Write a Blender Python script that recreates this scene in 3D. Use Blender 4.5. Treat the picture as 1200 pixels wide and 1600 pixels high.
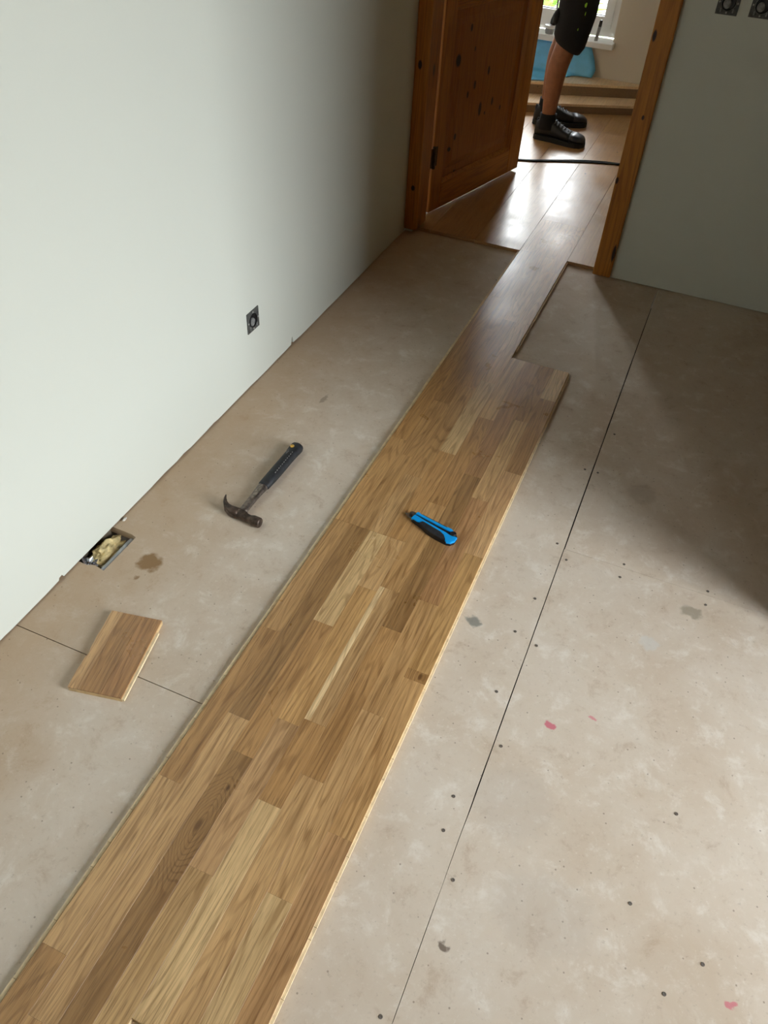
import bpy, bmesh, math, random
from mathutils import Vector, Matrix, noise

# ------------------------------------------------------------------ clearing
for o in list(bpy.data.objects):
    bpy.data.objects.remove(o)
SC = bpy.context.scene
COL = SC.collection
PI = math.pi

# ------------------------------------------------------------------ camera
cam_d = bpy.data.cameras.new('camera')
cam = bpy.data.objects.new('camera', cam_d)
COL.objects.link(cam)
cam_d.sensor_fit = 'VERTICAL'
cam_d.sensor_height = 36.0
cam_d.sensor_width = 27.0
cam_d.lens = 36.0 * 1221.21 / 1600.0
cam_d.clip_start = 0.02
R_ = Vector((0.9193, 0.3931, 0.0474)); F_ = Vector((-0.2527, 0.6752, -0.6930))
F_.normalize(); R_ = (R_ - F_ * R_.dot(F_)).normalized(); U_ = R_.cross(F_)
M_ = Matrix((R_, U_, -F_)).transposed().to_4x4()
M_.translation = Vector((0, 0, 1.5))
cam.matrix_world = M_
SC.camera = cam

# ------------------------------------------------------------------ world and exposure
SKY = 18.5
w = bpy.data.worlds.new('overcast_sky'); SC.world = w; w.use_nodes = True
nt = w.node_tree; nt.nodes.clear()
wo = nt.nodes.new('ShaderNodeOutputWorld'); bg = nt.nodes.new('ShaderNodeBackground')
tc = nt.nodes.new('ShaderNodeTexCoord'); sp = nt.nodes.new('ShaderNodeSeparateXYZ')
cr = nt.nodes.new('ShaderNodeValToRGB')
cr.color_ramp.elements[0].position = 0.0; cr.color_ramp.elements[0].color = (0.82, 0.87, 0.90, 1)
cr.color_ramp.elements[1].position = 1.0; cr.color_ramp.elements[1].color = (1.0, 1.035, 1.05, 1)
bg.inputs['Strength'].default_value = SKY
nt.links.new(tc.outputs['Generated'], sp.inputs[0]); nt.links.new(sp.outputs['Z'], cr.inputs[0])
nt.links.new(cr.outputs[0], bg.inputs['Color']); nt.links.new(bg.outputs[0], wo.inputs[0])

SC.view_settings.view_transform = 'Standard'
SC.view_settings.look = 'None'
SC.view_settings.gamma = 1.0
SC.view_settings.use_curve_mapping = False
SC.view_settings.exposure = 0.47
try:
    SC.cycles.use_denoising = True
    SC.cycles.max_bounces = 10
    SC.cycles.diffuse_bounces = 6
    SC.cycles.glossy_bounces = 4
    SC.cycles.transparent_max_bounces = 12
    SC.cycles.sample_clamp_indirect = 12
except Exception:
    pass

def portal(name, loc, rot, sx, sy):
    d = bpy.data.lights.new(name, 'AREA'); d.shape = 'RECTANGLE'; d.size = sx; d.size_y = sy
    d.cycles.is_portal = True
    o = bpy.data.objects.new(name, d); COL.objects.link(o); o.location = loc; o.rotation_euler = rot
    return o
# window opening of the room (right wall) and of the stair hall (back wall)
W1 = dict(x=2.00, y0=0.22, y1=1.38, z0=0.08, z1=2.22)
W2 = dict(y=5.62, x0=-1.84, x1=-0.785, z0=0.34, z1=1.95)
portal('window_portal_room', (W1['x'] + 0.16, (W1['y0'] + W1['y1']) / 2, (W1['z0'] + W1['z1']) / 2), (0, PI / 2, 0), 2.14, 1.16)
portal('window_portal_hall', ((W2['x0'] + W2['x1']) / 2, 5.70, (W2['z0'] + W2['z1']) / 2), (-PI / 2, 0, 0), 1.055, 1.61)

# ------------------------------------------------------------------ helpers
def lin(c):
    c = c / 255.0
    return c / 12.92 if c <= 0.04045 else ((c + 0.055) / 1.055) ** 2.4
def S(r, g, b, k=1.0):
    return (min(1, lin(r) * k), min(1, lin(g) * k), min(1, lin(b) * k), 1.0)

def tag(o, label=None, cat=None, group=None, kind=None):
    if label: o['label'] = label
    if cat: o['category'] = cat
    if group: o['group'] = group
    if kind: o['kind'] = kind
    return o
def empty(name, loc=(0, 0, 0), rz=0.0, parent=None):
    o = bpy.data.objects.new(name, None); COL.objects.link(o)
    o.empty_display_size = 0.05
    o.location = loc; o.rotation_euler = (0, 0, rz)
    if parent: o.parent = parent
    return o
def mesh_obj(name, me, mat=None, parent=None, loc=(0, 0, 0), rot=(0, 0, 0)):
    o = bpy.data.objects.new(name, me); COL.objects.link(o)
    if mat and not me.materials: me.materials.append(mat)
    o.location = loc; o.rotation_euler = rot
    if parent: o.parent = parent
    return o
def obj(name, bm, mat=None, parent=None, loc=(0, 0, 0), rot=(0, 0, 0), smooth=False):
    bmesh.ops.recalc_face_normals(bm, faces=bm.faces)
    me = bpy.data.meshes.new(name); bm.to_mesh(me); bm.free()
    if smooth:
        for p in me.polygons: p.use_smooth = True
    return mesh_obj(name, me, mat, parent, loc, rot)
def B(): return bmesh.new()
def box(bm, x0, x1, y0, y1, z0, z1):
    v = [bm.verts.new(p) for p in ((x0,y0,z0),(x1,y0,z0),(x1,y1,z0),(x0,y1,z0),(x0,y0,z1),(x1,y0,z1),(x1,y1,z1),(x0,y1,z1))]
    for f in ((0,3,2,1),(4,5,6,7),(0,1,5,4),(1,2,6,5),(2,3,7,6),(3,0,4,7)):
        bm.faces.new([v[i] for i in f])
    return bm
def cbox(bm, x0, x1, y0, y1, z0, z1, c):
    """box with the top edges chamfered by c"""
    a = [bm.verts.new(p) for p in ((x0,y0,z0),(x1,y0,z0),(x1,y1,z0),(x0,y1,z0))]
    b = [bm.verts.new(p) for p in ((x0,y0,z1-c),(x1,y0,z1-c),(x1,y1,z1-c),(x0,y1,z1-c))]
    d = [bm.verts.new(p) for p in ((x0+c,y0+c,z1),(x1-c,y0+c,z1),(x1-c,y1-c,z1),(x0+c,y1-c,z1))]
    bm.faces.new(a[::-1]); bm.faces.new(d)
    for i in range(4):
        j = (i + 1) % 4
        bm.faces.new((a[i], a[j], b[j], b[i])); bm.faces.new((b[i], b[j], d[j], d[i]))
    return bm
def bevel_all(bm, w_, seg=2):
    bmesh.ops.bevel(bm, geom=list(bm.edges), offset=w_, segments=seg, affect='EDGES', profile=0.5)
    return bm
def prism(bm, pts, a0, a1, axis='z', top_inset=0.0):
    """extrude a 2D outline; axis z: (x,y), axis x: (y,z), axis y: (x,z)"""
    def P(p, a):
        return (p[0], p[1], a) if axis == 'z' else (a, p[0], p[1]) if axis == 'x' else (p[0], a, p[1])
    lo = [bm.verts.new(P(p, a0)) for p in pts]
    hi = [bm.verts.new(P(p, a1)) for p in pts]
    bm.faces.new(lo[::-1]); bm.faces.new(hi)
    n = len(pts)
    for i in range(n):
        j = (i + 1) % n
        bm.faces.new((lo[i], lo[j], hi[j], hi[i]))
    return bm
def loft(bm, rings, cap=True):
    R = [[bm.verts.new(p) for p in r] for r in rings]
    n = len(R[0])
    for a, b in zip(R, R[1:]):
        for i in range(n):
            j = (i + 1) % n
            bm.faces.new((a[i], a[j], b[j], b[i]))
    if cap:
        bm.faces.new(R[0][::-1]); bm.faces.new(R[-1])
    return bm
def ellipse(c, ax, ay, n=16, p=1.0):
    """ring around c spanned by vectors ax, ay"""
    c = Vector(c); ax = Vector(ax); ay = Vector(ay); out = []
    for i in range(n):
        t = 2 * PI * i / n
        ct, st = math.cos(t), math.sin(t)
        ct = math.copysign(abs(ct) ** p, ct); st = math.copysign(abs(st) ** p, st)
        out.append(c + ax * ct + ay * st)
    return out
def tube(bm, pts, r, n=8, cap=True):
    pts = [Vector(p) for p in pts]
    rings = []
    up = Vector((0, 0, 1))
    for i, p in enumerate(pts):
        d = (pts[min(i + 1, len(pts) - 1)] - pts[max(i - 1, 0)]).normalized()
        a = d.cross(up if abs(d.z) < 0.95 else Vector((1, 0, 0))).normalized()
        b = a.cross(d)
        rr = r[i] if isinstance(r, (list, tuple)) else r
        rings.append(ellipse(p, a * rr, b * rr, n))
    return loft(bm, rings, cap)
def lathe(bm, prof, n=20, c=(0, 0, 0)):
    c = Vector(c)
    rings = [[c + Vector((r * math.cos(2 * PI * i / n), r * math.sin(2 * PI * i / n), z)) for i in range(n)] for r, z in prof]
    return loft(bm, rings, True)

# ------------------------------------------------------------------ materials
class NT:
    def __init__(self, name):
        self.m = bpy.data.materials.new(name); self.m.use_nodes = True
        self.t = self.m.node_tree; self.t.nodes.clear()
        self.out = self.n('ShaderNodeOutputMaterial')
        self.b = self.n('ShaderNodeBsdfPrincipled')
        self.l(self.b.outputs[0], self.out.inputs[0])
    def n(self, t, **k):
        x = self.t.nodes.new(t)
        for a, v in k.items(): setattr(x, a, v)
        return x
    def l(self, a, b): self.t.links.new(a, b)
    def set(self, node, sock, v):
        s = node.inputs[sock]
        if hasattr(v, 'is_output'): self.l(v, s)
        else: s.default_value = v
    def math(self, op, a, b=0.0, c=None, clamp=False):
        x = self.n('ShaderNodeMath', operation=op, use_clamp=clamp)
        self.set(x, 0, a); self.set(x, 1, b)
        if c is not None: self.set(x, 2, c)
        return x.outputs[0]
    def mix(self, f, a, b, mode='MIX'):
        x = self.n('ShaderNodeMix', data_type='RGBA', blend_type=mode)
        self.set(x, 0, f); self.set(x, 6, a); self.set(x, 7, b)
        return x.outputs[2]
    def coord(self, scale=(1, 1, 1), loc=None):
        x = self.n('ShaderNodeTexCoord'); m = self.n('ShaderNodeMapping')
        m.inputs['Scale'].default_value = scale
        if loc is not None: self.set(m, 'Location', loc)
        self.l(x.outputs['Object'], m.inputs['Vector'])
        return m.outputs[0]
    def noise(self, vec, scale, detail=2.0, rough=0.5, dist=0.0):
        x = self.n('ShaderNodeTexNoise')
        self.l(vec, x.inputs['Vector'])
        x.inputs['Scale'].default_value = scale; x.inputs['Detail'].default_value = detail
        x.inputs['Roughness'].default_value = rough; x.inputs['Distortion'].default_value = dist
        return x.outputs[0]
    def ramp(self, v, stops):
        x = self.n('ShaderNodeValToRGB'); self.l(v, x.inputs[0])
        e = x.color_ramp.elements
        while len(e) < len(stops): e.new(0.5)
        for q, (p, c) in zip(e, stops):
            q.position = p; q.color = c if len(c) == 4 else (*c, 1)
        return x.outputs[0]
    def smooth(self, v, a, b):
        x = self.n('ShaderNodeMapRange', interpolation_type='SMOOTHSTEP')
        self.set(x, 0, v); x.inputs[1].default_value = a; x.inputs[2].default_value = b
        return x.outputs[0]
    def bump(self, h, strength, dist=0.001):
        x = self.n('ShaderNodeBump'); x.inputs['Strength'].default_value = strength
        x.inputs['Distance'].default_value = dist
        self.l(h, x.inputs['Height']); self.l(x.outputs[0], self.b.inputs['Normal'])
    def spot(self, vec, cx, cy, rx, ry, axes='xy', edge=0.55):
        """soft elliptical mask round a place on the object"""
        m = self.n('ShaderNodeMapping')
        if axes == 'xy':
            m.inputs['Location'].default_value = (-cx / rx, -cy / ry, 0); m.inputs['Scale'].default_value = (1 / rx, 1 / ry, 0)
        else:
            m.inputs['Location'].default_value = (-cx / rx, 0, -cy / ry); m.inputs['Scale'].default_value = (1 / rx, 0, 1 / ry)
        self.l(vec, m.inputs[0])
        d = self.n('ShaderNodeVectorMath', operation='LENGTH'); self.l(m.outputs[0], d.inputs[0])
        return self.smooth(d.outputs['Value'], 1.0, edge)

def plain(name, col, rough=0.5, metal=0.0, var=0.12, scale=30.0, bump=0.0, spec=0.5):
    k = NT(name); v = k.coord()
    n = k.noise(v, scale, 3.0)
    c2 = (col[0] * (1 - var * 2), col[1] * (1 - var * 2), col[2] * (1 - var * 2), 1)
    c1 = (min(1, col[0] * (1 + var)), min(1, col[1] * (1 + var)), min(1, col[2] * (1 + var)), 1)
    k.set(k.b, 'Base Color', k.ramp(n, [(0.3, c2), (0.7, c1)]))
    k.b.inputs['Roughness'].default_value = rough; k.b.inputs['Metallic'].default_value = metal
    k.b.inputs['Specular IOR Level'].default_value = spec
    if bump: k.bump(k.noise(v, scale * 3, 4.0), bump)
    return k.m

def make_oak(name, rough=0.30, con=0.92, knot=None, spec=0.75):
    """oiled oak: the tone is the object's own colour, the figure is shifted per piece"""
    k = NT(name)
    oi = k.n('ShaderNodeObjectInfo')
    sh = k.n('ShaderNodeCombineXYZ')
    k.l(k.math('MULTIPLY', oi.outputs['Random'], 17.0), sh.inputs[0])
    k.l(k.math('MULTIPLY', oi.outputs['Random'], 31.0), sh.inputs[1])
    k.l(k.math('MULTIPLY', oi.outputs['Random'], 53.0), sh.inputs[2])
    v = k.coord((1.0, 0.085, 1.0), sh.outputs[0])
    n1 = k.noise(v, 17.0, 1.5, 0.45, 0.25)
    if knot:
        kx, ky, kr = knot
        raw = k.coord()
        m_ = k.n('ShaderNodeMapping'); m_.inputs['Location'].default_value = (-kx, -ky * 0.42, 0); m_.inputs['Scale'].default_value = (1, 0.42, 0)
        k.l(raw, m_.inputs[0]); dl = k.n('ShaderNodeVectorMath', operation='LENGTH'); k.l(m_.outputs[0], dl.inputs[0]); kd = dl.outputs['Value']
        n1 = k.math('ADD', n1, k.math('MULTIPLY', k.smooth(kd, kr * 8, 0.0), 0.55))
    rings = k.math('SINE', k.math('MULTIPLY', n1, 95.0))
    rings = k.smooth(rings, 0.25, 1.0)
    v2 = k.coord((1.0, 0.026, 1.0), sh.outputs[0])
    streak = k.noise(v2, 130.0, 3.0, 0.6)
    pores = k.smooth(k.noise(v2, 600.0, 2.0, 0.6), 0.54, 0.66)
    broad = k.noise(v, 9.0, 2.0)
    fig = k.math('ADD', k.math('MULTIPLY', rings, 0.34), k.math('MULTIPLY', k.smooth(streak, 0.30, 0.72), 0.52))
    fig = k.math('ADD', fig, k.math('MULTIPLY', k.smooth(broad, 0.35, 0.68), 0.30))
    dark = k.mix(1.0, oi.outputs['Color'], (0.52, 0.45, 0.38, 1), 'MULTIPLY')
    lite = k.mix(1.0, oi.outputs['Color'], (1.12, 1.12, 1.12, 1), 'MULTIPLY')
    c = k.mix(k.math('MULTIPLY', fig, con, clamp=True), lite, dark)
    c = k.mix(k.math('MULTIPLY', pores, 0.55 * con), c, k.mix(1.0, oi.outputs['Color'], (0.30, 0.25, 0.20, 1), 'MULTIPLY'))
    # rare small knots
    vk = k.coord((1.0, 0.5, 1.0), sh.outputs[0])
    vo = k.n('ShaderNodeTexVoronoi'); k.l(vk, vo.inputs['Vector']); vo.inputs['Scale'].default_value = 7.0
    c = k.mix(k.smooth(vo.outputs['Distance'], 0.045, 0.015), c, S(74, 48, 26))
    if knot: c = k.mix(k.math('MULTIPLY', k.smooth(kd, kr * 1.2, kr * 0.35), 0.75), c, S(92, 62, 34))
    k.set(k.b, 'Base Color', c)
    k.b.inputs['Specular IOR Level'].default_value = spec
    # handling smears on the lacquer
    g = k.n('ShaderNodeNewGeometry')
    sm = k.noise(g.outputs['Position'], 7.0, 4.0, 0.6, 0.4)
    k.set(k.b, 'Roughness', k.math('ADD', rough - 0.07, k.math('MULTIPLY', k.smooth(sm, 0.30, 0.75), 0.13)))
    if con > 0.5: k.bump(k.math('ADD', pores, k.math('MULTIPLY', fig, 0.35)), 0.05, 0.0004)
    return k.m
OAK = make_oak('oiled_oak', 0.34, 1.0)
OAK_K1 = make_oak('oiled_oak_knotted', 0.34, 1.0, (0.0, 0.217, 0.0075))
OAK_K2 = make_oak('oiled_oak_small_knot', 0.34, 1.0, (0.008, 0.002, 0.005))
KNOTTED = {('dark', 0.660): OAK_K1, ('brown', 1.003): OAK_K2}
OAK_HALL = make_oak('oiled_oak_hall', 0.35, 0.45, None, 0.95)

def make_pine(name, base, dark, knots=(), axis_long='z', auto=True):
    k = NT(name)
    sc = (1.0, 1.0, 0.05) if axis_long == 'z' else (0.05, 1.0, 1.0)
    v = k.coord(sc)
    n = k.noise(v, 16.0, 2.0, 0.5, 0.3)
    r = k.smooth(k.math('SINE', k.math('MULTIPLY', n, 70.0)), -0.3, 1.0)
    s = k.noise(v, 120.0, 3.0, 0.6)
    f = k.math('ADD', k.math('MULTIPLY', r, 0.45), k.math('MULTIPLY', k.smooth(s, 0.3, 0.7), 0.4))
    c = k.mix(f, base, dark)
    raw = k.coord()
    m = None
    for (cx, cy, rx, ry) in knots:
        q = k.spot(raw, cx, cy, rx, ry, 'xz', 0.6)
        m = q if m is None else k.math('MAXIMUM', m, q)
    if auto:
        vo = k.n('ShaderNodeTexVoronoi'); k.l(k.coord((1, 1, 0.45) if axis_long == 'z' else (0.45, 1, 1), (3.1, 1.7, 0.4)), vo.inputs['Vector'])
        vo.inputs['Scale'].default_value = 7.5
        q = k.smooth(vo.outputs['Distance'], 0.10, 0.05)
        m = q if m is None else k.math('MAXIMUM', m, q)
    if m is not None: c = k.mix(k.math('MULTIPLY', m, 0.97), c, S(34, 9, 2))
    k.set(k.b, 'Base Color', c)
    k.b.inputs['Roughness'].default_value = 0.42
    k.bump(f, 0.06, 0.0006)
    return k.m
PINE_B, PINE_D = S(168, 104, 26), S(122, 66, 8)
PINE = make_pine('varnished_pine', PINE_B, PINE_D)
CEILW = plain('bounce_cutting_pine', S(140, 94, 48), 0.5, 0, 0.12, 6)  # unseen ceiling, dark pine tone picked to cut bounce light
PINE_H = make_pine('varnished_pine_crosswise', PINE_B, PINE_D, axis_long='x')

def make_board():
    """dusty pinkish-beige flooring board"""
    k = NT('fibre_floor_board'); v = k.coord()
    a = k.noise(v, 2.6, 5.0, 0.62, 0.4)
    b = k.noise(v, 13.0, 6.0, 0.72, 0.3)
    d = k.noise(v, 90.0, 4.0, 0.7)
    c = k.ramp(a, [(0.30, S(198, 181, 160)), (0.50, S(209, 196, 179)), (0.70, S(214, 204, 190))])
    c = k.mix(k.math('MULTIPLY', k.smooth(b, 0.50, 0.72), 0.75), c, S(228, 221, 210))
    c = k.mix(k.math('MULTIPLY', k.smooth(b, 0.46, 0.26), 0.60), c, S(176, 154, 130))
    c = k.mix(k.math('MULTIPLY', k.smooth(d, 0.58, 0.74), 0.45), c, S(230, 224, 214))
    c = k.mix(k.math('MULTIPLY', k.smooth(d, 0.42, 0.27), 0.35), c, S(146, 128, 110))
    # pale scuffs
    sv = k.coord((1.0, 3.5, 1.0)); rot = k.n('ShaderNodeMapping'); rot.inputs['Rotation'].default_value = (0, 0, 0.7)
    k.l(sv, rot.inputs[0])
    sc = k.smooth(k.noise(rot.outputs[0], 30.0, 6.0, 0.75, 0.4), 0.63, 0.74)
    c = k.mix(k.math('MULTIPLY', sc, 0.35), c, S(224, 216, 200))
    # bare browner strip along the left wall
    sx = k.n('ShaderNodeSeparateXYZ'); k.l(v, sx.inputs[0])
    wob = k.math('ADD', sx.outputs[0], k.math('MULTIPLY', b, 0.22))
    c = k.mix(k.math('MULTIPLY', k.smooth(wob, -0.62, -1.08), 0.70), c, S(180, 152, 120))
    # fine specks
    vo = k.n('ShaderNodeTexVoronoi'); k.l(v, vo.inputs['Vector']); vo.inputs['Scale'].default_value = 38.0
    c = k.mix(k.math('MULTIPLY', k.smooth(vo.outputs['Distance'], 0.085, 0.05), 0.6), c, S(120, 104, 88))
    # warped coordinates so that the stains get ragged outlines
    wv = k.n('ShaderNodeVectorMath', operation='SCALE'); nn = k.n('ShaderNodeTexNoise'); k.l(v, nn.inputs['Vector'])
    nn.inputs['Scale'].default_value = 45.0; nn.inputs['Detail'].default_value = 3.0
    cs = k.n('ShaderNodeVectorMath', operation='SUBTRACT'); k.l(nn.outputs['Color'], cs.inputs[0]); cs.inputs[1].default_value = (0.5, 0.5, 0.5)
    k.l(cs.outputs[0], wv.inputs[0]); wv.inputs['Scale'].default_value = 0.035
    ad = k.n('ShaderNodeVectorMath', operation='ADD'); k.l(v, ad.inputs[0]); k.l(wv.outputs[0], ad.inputs[1])
    vw = ad.outputs[0]
    for (x, y, rx, ry, col, f) in [
        (0.040, 1.004, 0.016, 0.014, (206, 118, 130), 0.95), (0.122, 1.061, 0.010, 0.007, (210, 130, 138), 0.8),
        (0.462, 0.609, 0.010, 0.008, (204, 120, 130), 0.85),
        (-0.199, 1.203, 0.024, 0.022, (122, 124, 118), 0.8), (-0.018, 0.493, 0.013, 0.012, (112, 98, 86), 0.9),
        (-1.011, 1.031, 0.038, 0.034, (142, 112, 76), 0.95), (-1.012, 0.973, 0.010, 0.012, (140, 112, 80), 0.8),
        (0.288, 1.468, 0.035, 0.022, (150, 140, 122), 0.75), (0.208, 1.322, 0.028, 0.026, (206, 208, 206), 0.45),
        (0.10, 1.86, 0.05, 0.06, (140, 124, 104), 0.25), (-0.93, 1.86, 0.010, 0.030, (140, 124, 106), 0.6),
        (0.02, 0.80, 0.10, 0.10, (178, 170, 160), 0.22), (0.13, 0.62, 0.12, 0.09, (180, 172, 162), 0.22)]:
        c = k.mix(k.math('MULTIPLY', k.spot(vw, x, y, rx, ry), f), c, S(*col))
    k.set(k.b, 'Base Color', c)
    k.b.inputs['Roughness'].default_value = 0.72
    k.b.inputs['Specular IOR Level'].default_value = 0.25
    k.bump(k.math('ADD', d, b), 0.10, 0.0012)
    return k.m
BOARD = make_board()

def make_paint(name, col, var=0.03):
    k = NT(name); v = k.coord()
    n = k.noise(v, 1.8, 4.0, 0.6)
    c2 = (col[0] * (1 - var), col[1] * (1 - var), col[2] * (1 - var), 1)
    k.set(k.b, 'Base Color', k.mix(n, c2, col))
    k.b.inputs['Roughness'].default_value = 0.85; k.b.inputs['Specular IOR Level'].default_value = 0.2
    k.bump(k.noise(v, 180.0, 4.0, 0.6), 0.05, 0.0012)
    return k.m
WALLP = make_paint('matt_white_wall_paint', S(213, 217, 208))
HALLP = make_paint('warm_white_hall_paint', S(222, 214, 200))
DIMWALL = make_paint('bounce_dimming_wall', S(112, 93, 66))  # unseen walls, tone darkened and warmed to hold back bounce light
CEILP = make_paint('white_ceiling_paint', S(232, 232, 228))
PLASTER = plain('raw_plaster', S(206, 202, 192), 0.9, 0, 0.15, 60, 0.3)
BACKW = plain('dusty_masonry', S(112, 100, 84), 0.95, 0, 0.2, 20)
DARKVOID = plain('dark_dusty_void', S(58, 50, 42), 0.95, 0, 0.2, 20)
COREP = plain('pale_spruce_core', S(240, 220, 180), 0.6, 0, 0.10, 60)
COREG = plain('spruce_core_lip', S(214, 184, 138), 0.65, 0, 0.12, 60)
WHITEF = plain('white_window_frame', S(236, 238, 240), 0.35, 0, 0.02, 10)
STEELD = plain('worn_dark_steel', S(124, 114, 106), 0.42, 0.75, 0.35, 70, 0.12)
STEELB = plain('brown_tarnished_steel', S(98, 82, 72), 0.45, 0.65, 0.40, 60, 0.15)
STEELL = plain('bright_blade_steel', S(206, 204, 200), 0.22, 0.95, 0.1, 40)
RUBBER = plain('black_rubber_grip', S(38, 40, 44), 0.55, 0, 0.30, 60, 0.1)
RUBBERK = plain('black_soft_plastic', S(20, 20, 23), 0.5, 0, 0.2, 60)
BLUEP = plain('bright_blue_plastic', S(10, 160, 240), 0.28, 0, 0.06, 40)
YELLOWP = plain('worn_yellow_plastic', S(214, 168, 72), 0.5, 0, 0.2, 120)
GREYST = plain('pale_grey_mark', S(176, 174, 170), 0.6, 0, 0.15, 80)
PLASTD = plain('dark_grey_socket_plastic', S(84, 86, 84), 0.5, 0, 0.25, 90)
PLASTM = plain('mid_grey_socket_core', S(140, 142, 140), 0.5, 0, 0.22, 120)
BRASSD = plain('dark_bronze_hinge', S(66, 50, 36), 0.4, 0.7, 0.2, 60)
FOAM = plain('yellowed_insulation_wool', S(226, 206, 152), 0.95, 0, 0.25, 60, 0.6)
PIPEM = plain('grey_pipe_sleeve', S(184, 192, 202), 0.35, 0.3, 0.1, 40)
FOILM = plain('crumpled_silver_foil', S(190, 194, 202), 0.25, 0.9, 0.15, 60)
SCREWM = plain('dull_screw_head', S(108, 100, 92), 0.7, 0.2, 0.2, 200)
SKIN = plain('tanned_skin', S(138, 88, 57), 0.55, 0, 0.08, 40)
SHORTC = plain('black_work_cloth', S(10, 10, 12), 0.9, 0, 0.2, 120, 0.1)
LIME = plain('lime_green_patch', S(140, 200, 40), 0.7, 0, 0.1, 60)
SHIRTC = plain('charcoal_shirt_cloth', S(52, 54, 60), 0.9, 0, 0.1, 80)
SOCKC = plain('black_sock_knit', S(16, 16, 18), 0.95, 0, 0.15, 150)
SHOEB = plain('black_shoe_upper', S(19, 19, 21), 0.55, 0, 0.25, 90, 0.1)
SHOET = plain('scuffed_grey_toe_cap', S(44, 46, 52), 0.40, 0, 0.2, 90)
SOLEM = plain('black_rubber_sole', S(22, 21, 21), 0.7, 0, 0.2, 90)
LACEM = plain('grey_lace_cord', S(92, 96, 102), 0.8, 0, 0.2, 200)
HAIRM = plain('short_brown_hair', S(58, 40, 28), 0.8, 0, 0.3, 200, 0.5)
EYEM = plain('eye_white', S(226, 224, 220), 0.3, 0, 0.02, 10)
CABLEM = plain('black_cable_sheath', S(24, 24, 26), 0.5, 0, 0.1, 60)
SHEETM = plain('blue_plastic_sheeting', S(112, 196, 242), 0.32, 0, 0.10, 12, 0.2)
PLASTW = plain('white_plastic', S(228, 230, 232), 0.35, 0, 0.03, 20)
CUPG = plain('grey_cup_body', S(150, 152, 154), 0.4, 0, 0.1, 20)
LAWN = plain('pale_gravel_yard', S(150, 146, 136), 0.9, 0, 0.2, 8)
LEAFM = plain('fresh_green_leaf', S(132, 178, 72), 0.5, 0, 0.25, 9)
BARKM = plain('brown_bark', S(96, 76, 56), 0.9, 0, 0.2, 30)
GLASS = NT('clear_window_glass')
_tr = GLASS.n('ShaderNodeBsdfTransparent'); _gl = GLASS.n('ShaderNodeBsdfGlossy'); _fr = GLASS.n('ShaderNodeFresnel')
_gl.inputs['Roughness'].default_value = 0.01; _fr.inputs[0].default_value = 1.45
_mx = GLASS.n('ShaderNodeMixShader'); GLASS.l(_fr.outputs[0], _mx.inputs[0]); GLASS.l(_tr.outputs[0], _mx.inputs[1]); GLASS.l(_gl.outputs[0], _mx.inputs[2])
GLASS.l(_mx.outputs[0], GLASS.out.inputs[0]); GLASS.t.nodes.remove(GLASS.b); GLASS = GLASS.m

# ------------------------------------------------------------------ the setting
XL, YE, T = -1.171, 3.1545, 0.014          # left wall, end wall with the door, plank thickness
XC, YC = 0.555, 1.50                       # corner of the wall that juts in on the right
XR, YN, H = W1['x'], -1.6, 2.42            # right wall, near wall, ceiling
YH0, YH1, XHL, XHR = 3.255, 5.50, -1.92, 0.75   # stair hall beyond the door
random.seed(11)

def struct(name, bm, mat, loc=(0, 0, 0)):
    return tag(obj(name, bm, mat, None, loc), kind='structure')

# floor: four boards laid on a dark void, with a notch cut for the pipe
floor = tag(empty('floor'), kind='structure')
g = 0.0011
def panel(pts): return obj('floor_panel', prism(B(), pts, -0.022, 0.0), BOARD, floor)
JX, JS = -0.056, -0.55
def jag(a, b, n, amp):
    out = []
    for i in range(1, n):
        t = i / n
        out.append((a[0] + (b[0] - a[0]) * t + random.uniform(-amp, amp), a[1] + (b[1] - a[1]) * t + random.uniform(-amp, amp)))
    return out
hole = [(XL - 0.02, 1.094), (-1.112, 1.092), (-1.096, 1.087), (-1.097, 1.03), (-1.0985, 0.957), (-1.114, 0.960), (-1.13, 0.963), (-1.15, 0.955), (XL - 0.02, 0.958)]
p_lf = panel([(XL - 0.02, 3.258), *hole, (XL - 0.02, 0.733 + g), (JS - g, 0.733 + g), (JS - g, 3.258)])
p_ln = panel([(XL - 0.02, YN), (JS - g, YN), (JS - g, 0.733 - g), (XL - 0.02, 0.733 - g)])
p_mid = panel([(JS + g, YN), *jag((JX - g, YN), (JX - g, 3.2), 90, 0.0004), (JX - g, 3.258), (JS + g, 3.258)])
p_rn = panel([(JX - g + 0.0007, YN), (XR + 0.05, YN), (XR + 0.05, 1.542 - 0.0004), (JX + 0.0013, 1.542 - 0.0004), (JX + 0.0012, 0.75), (JX - g + 0.0009, 0.70)])
p_rf = panel([(JX + 0.0022, 1.542 + 0.0004), (XR + 0.05, 1.542 + 0.0004), (XR + 0.05, 3.258), (JX + 0.0022, 3.258)])
sb = B(); lathe(sb, [(0.0036, -0.004), (0.0036, 0.0004), (0.0030, 0.0007), (0.0012, 0.0004)], 10)
sme = bpy.data.meshes.new('screw'); bmesh.ops.recalc_face_normals(sb, faces=sb.faces); sb.to_mesh(sme); sb.free(); sme.materials.append(SCREWM)
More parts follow.
